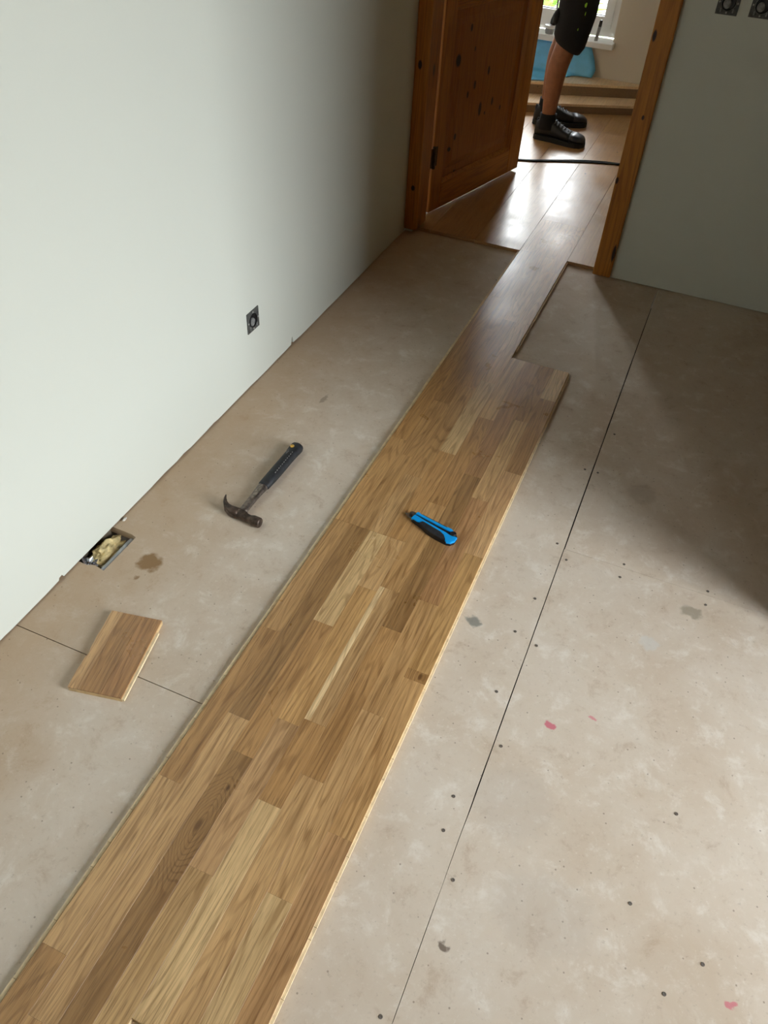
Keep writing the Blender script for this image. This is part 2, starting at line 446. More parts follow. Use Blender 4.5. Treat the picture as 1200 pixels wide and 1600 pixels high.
for (x, y) in [(-0.0775, 1.5537), (0.1028, 1.5563), (0.1017, 1.5060), (0.319, 1.5563), (0.319, 1.507), (-0.0815, 1.339), (-0.040, 1.199), (-0.098, 1.218),
               (-0.089, 1.036), (-0.040, 0.910), (-0.095, 0.762), (-0.090, 0.688), (-0.0415, 0.607), (-0.078, 0.350), (-0.030, 2.106), (-0.0775, 1.894),
               (-0.039, 1.896), (-0.041, 1.505), (0.328, 0.914), (0.273, 0.702), (0.354, 0.577), (0.410, 0.652)]:
    par = p_rn if (x > JX and y < 1.542) else p_rf if x > JX else p_mid
    mesh_obj('screw', sme, None, par, (x, y, 0.0003))
b = B(); box(b, XL - 0.25, XR + 0.2, YN - 0.1, 3.258, -0.16, -0.14); struct('floor_void', b, DARKVOID)

# left wall: a painted plasterboard with a ragged lower edge in front of the masonry
pts = [(YE, H), (YN, H), (YN, 0.004)]
y = YN
while y < 3.13:
    y += random.uniform(0.02, 0.07)
    if 0.90 < y < 1.13: z = 0.003 + random.uniform(0, 0.0012)
    else: z = 0.0035 + max(0, random.gauss(0.0005, 0.0018))
    pts.append((min(y, 3.14), z))
    if abs(y - 0.87) < 0.03 and z < 0.009: pts += [(y + 0.004, 0.012), (y + 0.014, 0.013), (y + 0.018, 0.004)]; y += 0.02
    if 2.02 < y < 2.085: pts += [(2.090, 0.006), (2.096, 0.030), (2.102, 0.033), (2.106, 0.008), (2.13, 0.006)]; y = 2.13
pts.append((YE, 0.004))
pts = sorted(set(pts[2:]))
b = B(); fr, bk, ft, bt_ = ([b.verts.new((x, p[0], p[1] if lo else H)) for p in pts] for x, lo in ((XL, 1), (XL - 0.0125, 1), (XL, 0), (XL - 0.0125, 0)))
for i in range(len(pts) - 1):
    b.faces.new((fr[i], fr[i + 1], ft[i + 1], ft[i])); b.faces.new((bk[i + 1], bk[i], bt_[i], bt_[i + 1]))
    b.faces.new((fr[i + 1], fr[i], bk[i], bk[i + 1])); b.faces.new((ft[i], ft[i + 1], bt_[i + 1], bt_[i]))
wall_left = struct('wall_left', b, WALLP)
b = B(); box(b, XL - 0.14, XL - 0.0135, YN, YH0, -0.16, H); obj('plaster_backing', b, BACKW, wall_left)

# end wall with the doorway, right hand walls, near wall, ceiling
DX0, DX1, DZ = -1.115, -0.325, 2.02
b = B(); box(b, DX1 + 0.03, XC + 0.12, YE, YH0, 0.004, H); box(b, XL, DX0 - 0.022, YE, YH0, 0.004, H); box(b, DX0 - 0.022, DX1 + 0.03, YE, YH0, DZ + 0.03, H)
struct('wall_end', b, WALLP)
b = B(); box(b, XC, XC + 0.12, YC, YE, 0.004, H); box(b, XC + 0.12, XR, YC, YC + 0.12, 0.004, H)
struct('wall_corner', b, DIMWALL)
b = B(); w_ = W1; xo = XR + 0.22
box(b, XR, xo, YN, w_['y0'], 0.0, H); box(b, XR, xo, w_['y1'], YC + 0.12, 0.0, H); box(b, XR, xo, w_['y0'], w_['y1'], 0.0, w_['z0']); box(b, XR, xo, w_['y0'], w_['y1'], w_['z1'], H)
struct('wall_right', b, DIMWALL)
b = B(); box(b, XL - 0.14, XR + 0.22, YN - 0.1, YN, -0.16, H); struct('wall_near', b, DIMWALL)
b = B(); box(b, XL - 0.14, XR + 0.22, YN - 0.1, YE, H, H + 0.1); box(b, XHL - 0.1, XHR + 0.1, YE, YH1 + 0.4, H, H + 0.1); ceil = struct('ceiling', b, CEILP)
x = XL
while x < XR:
    b = B(); box(b, x + 0.002, min(x + 0.118, XR), YN, YE, H - 0.014, H - 0.001); o_ = obj('added_ceiling_board', b, CEILW, ceil); x += 0.12  # unseen boards added to dim and warm the bounce

# stair hall walls
b = B(); box(b, XHL - 0.1, XHL, YH0 - 0.1, YH1 + 0.2, -0.16, H); struct('wall_hall_left', b, HALLP)
b = B(); box(b, XHR, XHR + 0.1, YH0 - 0.1, YH1 + 0.2, -0.16, H); struct('wall_hall_right', b, HALLP)
b = B(); box(b, XHL, XL - 0.14, YE, YH0, -0.16, H); struct('wall_hall_front', b, HALLP)
b = B(); w_ = W2; yo = YH1 + 0.22
box(b, XHL, w_['x0'], YH1, yo, -0.02, H); box(b, w_['x1'], XHR, YH1, yo, -0.02, H); box(b, w_['x0'], w_['x1'], YH1, yo, -0.02, w_['z0'] - 0.03); box(b, w_['x0'], w_['x1'], YH1, yo, w_['z1'], H)
struct('wall_hall_back', b, HALLP)

# windows
def window(name, root_loc, width, z0, z1, n_sash, yaw, bar=False):
    """local x along the wall, local y outwards; frame face at local y = 0"""
    r = tag(empty(name, root_loc, yaw), kind='structure')
    fw = 0.045
    b = B()
    box(b, 0, width, 0, 0.06, z0, z0 + fw); box(b, 0, width, 0, 0.06, z1 - fw, z1); box(b, 0, fw, 0, 0.06, z0 + fw, z1 - fw); box(b, width - fw, width, 0, 0.06, z0 + fw, z1 - fw)
    obj('window_frame', b, WHITEF, r)
    sw = (width - 2 * fw) / n_sash
    for i in range(n_sash):
        a = fw + i * sw; c = a + sw; t = 0.048; q0, q1 = z0 + fw, z1 - fw
        b = B(); box(b, a, c, -0.012, 0.05, q0, q0 + t + 0.012); box(b, a, c, -0.012, 0.05, q1 - t, q1); box(b, a, a + t, -0.012, 0.05, q0 + t + 0.012, q1 - t); box(b, c - t, c, -0.012, 0.05, q0 + t + 0.012, q1 - t)
        s = obj('sash', b, WHITEF, r)
        b = B(); box(b, a + t, c - t, 0.018, 0.024, q0 + t + 0.012, q1 - t); obj('pane', b, GLASS, s)
        b = B(); e = 0.004
        box(b, a + t, c - t, 0.010, 0.018, q0 + t + 0.012, q0 + t + 0.012 + e); box(b, c - t - e, c - t, 0.010, 0.018, q0 + t + 0.012, q1 - t)
        obj('gasket', b, PLASTD, s)
    return r
window('window_1', (XR + 0.10, W1['y1'], 0), W1['y1'] - W1['y0'], W1['z0'], W1['z1'], 1, -PI / 2)
hw = window('window_2', (W2['x0'], 5.585, 0), W2['x1'] - W2['x0'], W2['z0'], W2['z1'], 1, 0)
b = B(); box(b, 0.655, 0.665, 0.012, 0.018, W2['z0'] + 0.1, W2['z1'] - 0.09); obj('glazing_bar', b, PLASTD, hw)
b = B(); cbox(b, W2['x0'] - 0.03, W2['x1'] + 0.012, 5.432, 5.582, 0.306, 0.336, 0.003)
sill = tag(obj('trim_sill', b, WHITEF), kind='structure')

# door casing, lining and leaf
trim = tag(empty('trim_door', (0, 0, 0)), kind='structure')
def cas(x0, x1, z0, z1, y0=3.136, y1=YE): return bevel_all(box(B(), x0, x1, y0, y1, z0, z1), 0.004, 2)
kc = make_pine('varnished_pine_casing', S(190, 124, 38), S(146, 86, 20), [(-0.316, 0.873, 0.008, 0.022), (-0.320, 0.391, 0.007, 0.016), (-0.262, 0.113, 0.008, 0.045), (-1.147, 0.667, 0.010, 0.02), (-1.14, 0.20, 0.010, 0.014), (-0.285, 0.62, 0.006, 0.010)], auto=False)
obj('casing', cas(-1.170, -1.113, 0.020, DZ - 0.004), kc, trim)
obj('casing', cas(-0.326, -0.254, 0.008, DZ - 0.004), kc, trim)
obj('head_casing', cas(-1.170, -0.254, DZ - 0.003, DZ + 0.068), PINE_H, trim)
b = B(); box(b, DX0 - 0.021, DX0, YE + 0.0005, YH0 + 0.008, 0.018, DZ + 0.02); obj('lining', b, PINE, trim)
b = B(); box(b, DX1, DX1 + 0.029, YE + 0.0005, YH0 + 0.008, 0.018, DZ + 0.02); obj('lining', b, PINE, trim)
b = B(); box(b, DX0, DX1, YE + 0.0005, YH0 + 0.008, DZ, DZ + 0.03); obj('head_lining', b, PINE_H, trim)

LW, LH, LT = 0.824, 1.985, 0.04
door = tag(empty('door_1', (-1.136, 3.280, 0.026), math.atan2(0.966, 0.2597)), kind='structure')
sl, sr, rb, m0, m1, rt = 0.125, 0.105, 0.115, 0.79, 0.93, 0.12
def leafpart(name, x0, x1, z0, z1, mat, y0=0.0, y1=LT): return obj(name, bevel_all(box(B(), x0, x1, y0, y1, z0, z1), 0.0025, 1), mat, door)
leafpart('stile', 0.044, sl, 0, LH, PINE); leafpart('stile', LW - sr, LW, 0, LH, PINE)
leafpart('rail', sl, LW - sr, 0, rb, PINE_H); leafpart('rail', sl, LW - sr, m0, m1, PINE_H); leafpart('rail', sl, LW - sr, LH - rt, LH, PINE_H)
knots = [(0.186, 0.593, 0.016, 0.030), (0.133, 0.555, 0.006, 0.030), (0.329, 0.476, 0.011, 0.022), (0.280, 0.447, 0.009, 0.018), (0.396, 0.366, 0.015, 0.036),
         (0.495, 0.379, 0.010, 0.022), (0.573, 0.336, 0.008, 0.014), (0.213, 0.289, 0.011, 0.018), (0.182, 0.242, 0.012, 0.012), (0.246, 0.125, 0.009, 0.016),
         (0.256, 0.703, 0.010, 0.018), (0.432, 0.515, 0.011, 0.022), (0.30, 0.62, 0.006, 0.012), (0.44, 0.34, 0.006, 0.010)]
DPAN = make_pine('varnished_pine_panel', S(148, 86, 18), S(118, 62, 8), knots, auto=False)
def dpanel(x0, x1, z0, z1):
    """recessed panel with a raised centre field"""
    b = B(); rings = []
    for (i, yy) in ((0.0, 0.014), (0.004, 0.016), (0.045, 0.016), (0.075, 0.008)):
        rings.append([(x0 + i, yy, z0 + i), (x1 - i, yy, z0 + i), (x1 - i, yy, z1 - i), (x0 + i, yy, z1 - i)])
    loft(b, [[(x0, 0.03, z0), (x1, 0.03, z0), (x1, 0.03, z1), (x0, 0.03, z1)]] + rings)
    p = obj('door_panel', b, DPAN, door)
    b = B(); q = 0.014   # bevelled moulding round the panel
    A = [(x0, 0.0015, z0), (x1, 0.0015, z0), (x1, 0.0015, z1), (x0, 0.0015, z1)]
    C_ = [(x0 + q, 0.0135, z0 + q), (x1 - q, 0.0135, z0 + q), (x1 - q, 0.0135, z1 - q), (x0 + q, 0.0135, z1 - q)]
    D_ = [(x0, 0.0135, z0), (x1, 0.0135, z0), (x1, 0.0135, z1), (x0, 0.0135, z1)]
    va, vc, vd = ([b.verts.new(t) for t in L] for L in (A, C_, D_))
    for i in range(4):
        j = (i + 1) % 4
        b.faces.new((va[i], va[j], vc[j], vc[i])); b.faces.new((vc[i], vc[j], vd[j], vd[i])); b.faces.new((vd[i], vd[j], va[j], va[i]))
    obj('panel_moulding', b, PINE, door)
dpanel(sl, LW - sr, rb, m0); dpanel(sl, LW - sr, m1, LH - rt)
for hz in (0.245, 1.70):
    b = B(); tube(b, [(0.040, -0.006, hz - 0.045), (0.040, -0.006, hz + 0.045)], 0.0085, 10); box(b, 0.046, 0.072, -0.0022, 0.0, hz - 0.04, hz + 0.04)
    box(b, 0.010, 0.036, -0.006, -0.003, hz - 0.04, hz + 0.04)
    obj('hinge', b, BRASSD, door)

# ------------------------------------------------------------------ oak planks: four strips wide
SW = 0.0515
TONE = dict(pale=(224, 193, 142), tan=(207, 169, 118), mid=(198, 158, 106), brown=(185, 144, 93), dark=(167, 130, 84), red=(184, 142, 97), gold=(205, 164, 108), pink=(205, 166, 118), olive=(186, 157, 112))
strip_cache = {}
def strip(par, x0, x1, y0, y1, z0, z1, tone, mat, ox, oy):
    key = (round(x1 - x0, 4), round(y1 - y0, 3), round(z0, 4), round(z1, 4), mat.name)
    me = strip_cache.get(key)
    hx, hy = (x1 - x0) / 2, (y1 - y0) / 2
    if me is None:
        b = cbox(B(), -hx, hx, -hy, hy, z0, z1, 0.00015)
        bmesh.ops.recalc_face_normals(b, faces=b.faces)
        me = bpy.data.meshes.new('strip'); b.to_mesh(me); b.free(); me.materials.append(mat); strip_cache[key] = me
    o = mesh_obj('strip', me, None, par, ((x0 + x1) / 2 - ox, (y0 + y1) / 2 - oy, 0))
    c = TONE[tone] if isinstance(tone, str) else tone
    j = random.uniform(0.94, 1.06)
    o.color = S(*c, k=j)
    return o
def plank(name, x0, y0, y1, cols, mat, parent=None, edges=True, gap=0.00007):
    ox, oy = x0 + 2 * SW, (y0 + y1) / 2
    r = empty(name, (ox, oy, 0), 0, parent)
    if edges:
        b = B(); box(b, x0 - ox, x0 + 4 * SW - ox, y0 - oy, y1 - oy, 0.0, 0.0014); obj('backing_veneer', b, COREG, r)
        y = y0; k = 0
        while y < y1 - 1e-4:
            ye = min(y1, y + random.choice((0.022, 0.05, 0.07, 0.085, 0.10)))
            if y1 - ye < 0.02: ye = y1
            b = B(); e0, e1 = y - oy + 0.0004, ye - oy - 0.0004
            lw = random.uniform(0.0092, 0.0104) if x0 < -0.6 else 0.0
            gz = 0.0062 if x0 < -0.6 else 0.0105
            box(b, x0 - ox, x0 + 4 * SW - ox, e0, e1, 0.0014, gz)
            if gz < 0.01: box(b, x0 - ox + 0.006, x0 + 4 * SW - ox, e0, e1, gz, 0.0105)
            if lw:
                box(b, x0 - ox - lw, x0 - ox - 0.0024, e0, e1, 0.0014, 0.0098); box(b, x0 - ox - 0.0024, x0 - ox, e0, e1, 0.0014, 0.0045)      # lower lip of the groove
            if x0 > -0.6 or y1 > 2: box(b, x0 + 4 * SW - ox, x0 + 4 * SW - ox + (0.0055 if y0 - 0 >= 0 and (x0 > -0.6 or y > 2.37) else 0.0001), e0, e1, 0.0045, 0.0092)   # tongue
            obj('core_slat', b, COREP, r); y = ye
    for i, col in enumerate(cols):
        for (a, c, tone) in col:
            m2 = KNOTTED.get((tone, c), mat) if edges else mat
            if tone == 'sap':
                strip(r, x0 + i * SW + gap, x0 + i * SW + 0.0125, a + gap, c - gap, 0.0105, T, (232, 204, 156), m2, ox, oy)
                strip(r, x0 + i * SW + 0.0126, x0 + (i + 1) * SW - gap, a + gap, c - gap, 0.0105, T, 'tan', m2, ox, oy)
                continue
            strip(r, x0 + i * SW + gap, x0 + (i + 1) * SW - gap, a + gap, c - gap, 0.0105 if edges else 0.002, T, tone, m2, ox, oy)
    return r
def run(*stops):
    """stops: y, tone, y, tone, ..., y"""
    return [(stops[i], stops[i + 2], stops[i + 1]) for i in range(0, len(stops) - 2, 2)]
XA, XB = -0.652, -0.4458
tag(plank('oak_plank', XA, -0.815, 1.3665, [
    run(-0.815, 'tan', -0.2, 'brown', 0.214, 'tan', 0.553, 'brown', 0.966, 'mid', 1.3665),
    run(-0.815, 'mid', -0.35, 'mid', 0.12, 'tan', 0.733, 'dark', 1.3665),
    run(-0.815, 'brown', -0.1, 'dark', 0.66, 'brown', 1.034, 'pale', 1.3665),
    run(-0.815, 'mid', -0.3, (208, 172, 120), 0.426, 'pink', 0.765, 'gold', 1.178, 'tan', 1.3665)], OAK),
    'oak plank on the wall side running out of the bottom left corner', 'floor plank')
tag(plank('oak_plank', XA, 1.3670, 3.548, [
    run(1.367, 'mid', 1.766, 'brown', 2.25, 'gold', 2.75, 'mid', 3.2, 'mid', 3.548),
    run(1.367, 'mid', 1.70, 'mid', 2.0, 'brown', 2.5, 'mid', 2.95, 'tan', 3.548),
    run(1.367, 'tan', 1.623, 'mid', 2.12, 'brown', 2.6, 'tan', 3.18, 'mid', 3.548),
    run(1.367, 'brown', 1.766, 'pale', 2.176, 'tan', 2.6, 'mid', 3.05, 'mid', 3.548)], OAK),
    'oak plank running through the doorway and shining with light from the hall window', 'floor plank')
tag(plank('oak_plank', XB, 0.1825, 2.360, [
    run(0.1825, 'pale', 0.590, 'brown', 0.787, 'sap', 1.199, 'mid', 1.541, 'brown', 1.981, 'tan', 2.360),
    run(0.1825, 'tan', 0.672, 'brown', 1.086, 'dark', 1.46, 'dark', 1.70, 'red', 2.360),
    run(0.1825, 'pale', 0.443, 'tan', 0.86, 'mid', 1.2005, 'red', 1.612, 'tan', 2.018, 'brown', 2.360),
    run(0.1825, (190, 150, 104), 0.588, 'mid', 0.975, 'brown', 1.003, 'gold', 1.40, 'pink', 1.764, 'brown', 2.170, 'pale', 2.360)], OAK),
    'oak plank on the right carrying the blue and black utility knife', 'floor plank')
# narrow sapwood stripe let into the right plank
# hall floor: the same planks, laid through to the stairs
hall = tag(empty('floor_hall'), kind='structure')
b = B(); box(b, XHL, XHR, 3.2582, YH1, -0.16, 0.0); obj('subfloor', b, BOARD, hall)
tones = [(180, 140, 92), (174, 134, 88), (184, 144, 96), (171, 132, 87)]
for kx in range(-6, 6):
    x0 = XA + kx * 0.2062
    if x0 + 0.206 > XHR or x0 < XHL: continue
    y0 = 3.190 if kx != 0 else 3.5485
    off = random.uniform(0.5, 1.6)
    for (ya, yb) in ((y0, y0 + off), (y0 + off + 0.0005, YH1 - 0.002)):
        hx, hy = 2 * SW - 0.0006, (yb - ya) / 2
        o_ = obj('plank', cbox(B(), -hx, hx, -hy, hy, 0.0003, T, 0.0003), OAK_HALL, hall, (x0 + 2 * SW, (ya + yb) / 2, 0))
        o_.color = S(*random.choice(tones), k=random.uniform(0.97, 1.03))

# two low winder steps running askew to the back wall
def step(name, x0, slope, yb0, z0, z1, label):
    """riser line y = yb0 + slope * (x - x0)"""
    f = lambda x: yb0 + slope * (x - x0)
    xe = x0 + (YH1 - 0.002 - yb0) / slope
    r = empty(name, (-0.9, f(-0.9), z0))
    ox, oy = -0.9, f(-0.9)
    xl = XHL + 0.002
    L = [(xl - ox, f(xl) - oy), (xe - ox, YH1 - 0.002 - oy), (xl - ox, YH1 - 0.002 - oy)]
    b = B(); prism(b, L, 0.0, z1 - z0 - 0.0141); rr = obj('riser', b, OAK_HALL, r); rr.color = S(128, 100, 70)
    n = 0.012
    dn = Vector((-slope, 1)).normalized() * n
    L2 = [(xl - ox, f(xl) - oy - n), (xe - ox, YH1 - 0.002 - oy - n * 0.5), (xe - ox, YH1 - 0.002 - oy), (xl - ox, YH1 - 0.002 - oy)]
    b = B(); prism(b, L2, z1 - z0 - 0.014, z1 - z0); t = obj('tread', b, OAK_HALL, r); t.color = S(232, 202, 162)  # tread tone lifted to carry the window light falling on it
    return tag(r, label, 'step')
step('stair_step', -0.793, 0.484, 5.180, T, 0.0686, 'lower of the two low wooden steps behind the person')
step('stair_step', -0.990, 0.4266, 5.267, 0.0690, 0.1363, 'upper wooden step against the back wall with blue plastic lying on it')

# ------------------------------------------------------------------ flush sockets
def socket(name, loc, yaw, label, group=None):
    """local x along the wall, local y into the wall; face at local y = -0.004"""
    r = empty(name, loc, yaw); s = 0.034
    b = B(); rin = 0.0235
    n = 32; outer, inner = [], []
    for i in range(n):
        t = 2 * PI * i / n; c, q = math.cos(t), math.sin(t); m = max(abs(c), abs(q))
        outer.append((s * c / m, s * q / m)); inner.append((rin * c, rin * q))
    V = [[b.verts.new((p[0], yy, p[1])) for p in L] for L, yy in ((outer, 0.001), (outer, -0.003), (inner, -0.003), (inner, 0.001))]
    for a, c in zip(V, V[1:] + V[:1]):
        for i in range(n):
            j = (i + 1) % n; b.faces.new((a[i], a[j], c[j], c[i]))
    obj('mounting_frame', b, PLASTD, r)
    b = B(); rings = [ellipse((0, yy, 0), (rr, 0, 0), (0, 0, rr), 24) for rr, yy in ((0.0225, 0.0008), (0.0225, -0.0045), (0.0195, -0.0055), (0.018, -0.0015), (0.004, -0.001))]
    loft(b, rings); cup = obj('socket_cup', b, RUBBERK, r)
    b = B(); rings = [ellipse((-0.004, yy, -0.004), (rr, 0, 0), (0, 0, rr * 1.15), 14) for rr, yy in ((0.0125, -0.0012), (0.0115, -0.0045), (0.006, -0.0062))]
    loft(b, rings); obj('core', b, PLASTM, cup)
    for (sx, sz) in ((0, 0.028), (0, -0.028), (0.028, 0), (-0.028, 0)):
        b = B(); rings = [ellipse((sx, yy, sz), (0.003, 0, 0), (0, 0, 0.003), 10) for yy in (-0.0028, -0.0042)]
        loft(b, rings); obj('screw', b, GREYST, r)
    for sx in (-0.019, 0.019):
        b = B(); box(b, sx - 0.002, sx + 0.002, -0.0044, -0.0028, -0.027, -0.016); obj('claw', b, PLASTM, r)
    return tag(r, label, 'wall socket', group)
socket('wall_socket', (XL, 1.853, 0.226), PI / 2, 'uncovered dark grey socket low on the white left wall')
socket('wall_socket', (-0.114, YE, 0.990), 0, 'uncovered socket at the top right, nearer to the pine door casing')
socket('wall_socket', (-0.011, YE, 0.993), 0, 'uncovered socket at the top right corner, farther from the door casing')

# ------------------------------------------------------------------ the notch in the floor: wool, pipe sleeve, foil
def blob(b, c, r, amp, sc, sub=3, seed=0.0):
    res = bmesh.ops.create_icosphere(b, subdivisions=sub, radius=1.0)
    for v in res['verts']:
        d = v.co.normalized()
        k = 1 + amp * noise.fractal(d * sc + Vector((seed, seed * 2, 0)), 0.6, 2.0, 4)
        v.co = Vector((c[0] + d.x * r[0] * k, c[1] + d.y * r[1] * k, c[2] + d.z * r[2] * k))
b = B(); blob(b, (0, 0, 0), (0.024, 0.054, 0.022), 0.42, 2.2, 4, 3.0)
tag(obj('insulation_wool', b, FOAM, None, (-1.149, 1.028, -0.024), smooth=True), 'lump of yellowish insulation wool stuffed in the notch cut in the floor', 'insulation')
b = B(); tube(b, [(0, -0.20, -0.012), (0, -0.07, -0.002), (0, 0.05, -0.003), (0, 0.20, -0.022)], 0.0105, 16)
pp = obj('pipe', b, PIPEM, None, (-1.1135, 1.02, -0.0215), smooth=True)
tag(pp, 'grey pipe sleeve running beside the wool in the floor notch', 'pipe')
b = B(); blob(b, (0, 0, 0), (0.022, 0.018, 0.012), 0.9, 3.5, 3, 8.0)
tag(obj('foil_scrap', b, FOILM, None, (-1.155, 0.968, -0.018)), 'crumpled silver foil scrap at the near end of the floor notch', 'foil')
b = B(); blob(b, (0, 0, 0), (0.004, 0.008, 0.0035), 0.4, 2.0, 2, 1.0)
tag(obj('plaster_chip', b, PLASTER, None, (-1.160, 1.127, 0.004)), 'small white plaster chip against the wall just beyond the floor notch', 'debris')
b = B(); blob(b, (0, 0, 0), (0.004, 0.004, 0.003), 0.4, 2.0, 2, 2.0)
tag(obj('plaster_chip', b, PLASTER, None, (-0.668, 2.905, 0.003)), 'tiny white crumb beside the left edge of the shining plank', 'debris')

# ------------------------------------------------------------------ offcut
ang = math.atan2(-0.992 + 0.949, 0.855 - 0.639)
oc = empty('oak_offcut', (-0.9087, 0.760, 0.0), math.atan2(0.0427, 0.2160))
oc.rotation_euler = (0, 0, math.atan2(0.0427, 0.2160))
# local y runs along the grain: rotate so that +y points up the picture
dirv = Vector((-0.992 + 0.949 + (-0.869 + 0.825), 0.855 - 0.639 + 0.879 - 0.667)).normalized()
oc.rotation_euler = (0, 0, math.atan2(dirv.y, dirv.x) - PI / 2)
HW, HL = 0.0625, 0.109
b = B(); box(b, -HW + 0.002, HW, -HL, HL, 0.0, 0.0105); obj('core', b, COREG, oc)
b = B(); box(b, HW, HW + 0.006, -HL, HL - 0.032, 0.0028, 0.0092); obj('tongue', b, COREP, oc)
ragged = [(-HW + random.uniform(-0.0012, 0.0018), -HL + t * 2 * HL / 14) for t in range(15)]
ragged[6] = (-HW + 0.004, ragged[6][1]); ragged[7] = (-HW + 0.001, ragged[7][1])
b = B(); prism(b, ragged + [(-0.0342, HL), (-0.0342, -HL)], 0.0106, T)
s_ = obj('strip', b, OAK, oc); s_.color = S(206, 166, 116)
for (x0, x1, c) in ((-0.034, 0.0145, (168, 126, 78)), (0.0148, HW, (184, 138, 88))):
    b = cbox(B(), x0, x1, -HL, HL, 0.0106, T, 0.0003); s_ = obj('strip', b, OAK, oc); s_.color = S(*c)
tag(oc, 'short sawn offcut of oak plank lying on the bare boards near the left wall', 'wood offcut')

# ------------------------------------------------------------------ claw hammer
hm = empty('claw_hammer', (-0.884, 1.268, 0.0))
zc = 0.0150
# head: eye block, neck, poll
b = B()
def ysec(x, cy, hy, hz, cz=zc, n=14, p=0.75): return ellipse((x, cy, cz), (0, hy, 0), (0, 0, hz), n, p)
loft(b, [ysec(-0.014, 0.002, 0.0135, 0.0120), ysec(-0.004, 0.001, 0.0145, 0.0130), ysec(0.010, -0.001, 0.0135, 0.0125), ysec(0.020, -0.003, 0.0100, 0.0105), ysec(0.030, -0.004, 0.0098, 0.0105),
         ysec(0.036, -0.0045, 0.0130, 0.0135, p=1), ysec(0.041, -0.005, 0.0148, 0.0148, p=1), ysec(0.058, -0.006, 0.0148, 0.0148, p=1), ysec(0.0615, -0.006, 0.0128, 0.0128, p=1)])
obj('head', b, STEELB, hm, smooth=True)
# two claw prongs curving back toward the handle
cl = [(-0.008, 0.001, 0.0130, 0.012), (-0.022, 0.0005, 0.0125, 0.0135), (-0.036, 0.002, 0.0105, 0.0135), (-0.050, 0.008, 0.0080, 0.013), (-0.060, 0.018, 0.0055, 0.0125), (-0.068, 0.030, 0.0035, 0.012), (-0.0725, 0.042, 0.0014, 0.011)]
for sg in (-1, 1):
    b = B(); rings = []
    for i, (x, yy, hh, hz) in enumerate(cl):
        p0 = cl[max(i - 1, 0)]; p1 = cl[min(i + 1, len(cl) - 1)]
        d = Vector((p1[0] - p0[0], p1[1] - p0[1], 0)).normalized(); nrm = Vector((-d.y, d.x, 0))
        gapz = 0.0 if i < 2 else 0.0006 + 0.0012 * (i - 1)
        z0, z1 = zc + sg * gapz, zc + sg * hz
        c = Vector((x, yy, (z0 + z1) / 2))
        rings.append(ellipse(c, nrm * hh, Vector((0, 0, abs(z1 - z0) / 2)), 12, 0.7))
    loft(b, rings); obj('claw', b, STEELB, hm, smooth=True)
b = B(); hs = []
for (yy, hx, hz) in ((0.004, 0.0120, 0.0095), (0.020, 0.0125, 0.0090), (0.035, 0.0118, 0.0080), (0.075, 0.0120, 0.0078), (0.100, 0.0132, 0.0085), (0.122, 0.0148, 0.0100), (0.145, 0.0150, 0.0100)):
    hs.append(ellipse((-0.004 + yy * 0.0, yy, zc), (hx, 0, 0), (0, 0, hz), 16, 0.85))
loft(b, hs); sh = obj('shaft', b, STEELD, hm, smooth=True)
b = B()   # pressed oval recess near the grip, groove highlight put into its paler colour
loft(b, [[(-0.004 + 0.0062 * math.cos(t), yc + 0.030 * math.sin(t), zc + dz + max(0.0, yc + 0.030 * math.sin(t) - 0.095) * 0.066) for t in [2 * PI * i / 20 for i in range(20)]] for yc, dz in ((0.092, 0.0065), (0.092, 0.0087))])
obj('recess_plate', b, plain('recess_highlight_steel', S(150, 140, 130), 0.35, 0.8, 0.3, 90), sh)
b = B(); gs = []
for (yy, hx, hz, cx) in ((0.124, 0.0148, 0.0105, -0.004), (0.130, 0.0170, 0.0125, -0.0035), (0.165, 0.0178, 0.0135, -0.0020), (0.205, 0.0182, 0.0140, -0.001), (0.250, 0.0180, 0.0140, -0.0005), (0.285, 0.0182, 0.0140, 0.0005),
                         (0.303, 0.0200, 0.0146, 0.0005), (0.316, 0.0205, 0.0148, 0.0005), (0.325, 0.0185, 0.0138, 0.0000), (0.330, 0.0120, 0.0100, -0.0005)):
    gs.append(ellipse((cx, yy, zc), (hx, 0, 0), (0, 0, hz), 18, 0.85))
loft(b, gs); gr = obj('grip', b, RUBBER, hm, smooth=True)
b = B(); lathe(b, [(0.0066, 0.0), (0.0066, 0.0016), (0.0045, 0.0022), (0.0016, 0.0014)], 18, (-0.0065, 0.304, zc + 0.0133)); obj('hanging_eyelet', b, YELLOWP, gr)
b = B()
for i in range(11):
    yy = 0.180 + i * 0.0100; xx = 0.0058 + i * 0.00006
    box(b, xx - 0.0006, xx + 0.0006, yy - 0.0022, yy + 0.0022, zc + 0.0118, zc + 0.0141)
obj('stitch_line', b, GREYST, gr)
b = B()
for i in range(14):
    yy = random.uniform(0.262, 0.292); xx = random.uniform(-0.013, -0.004)
    box(b, xx - 0.0012, xx + 0.0012, yy - 0.002, yy + 0.002, zc + 0.0105, zc + 0.0138 - abs(xx + 0.004) * 0.15)
obj('scuff_marks', b, plain('grey_scuff', S(96, 98, 100), 0.8, 0, 0.2, 90), gr)
tag(hm, 'claw hammer with steel shaft and black rubber grip on the bare floor', 'hammer')

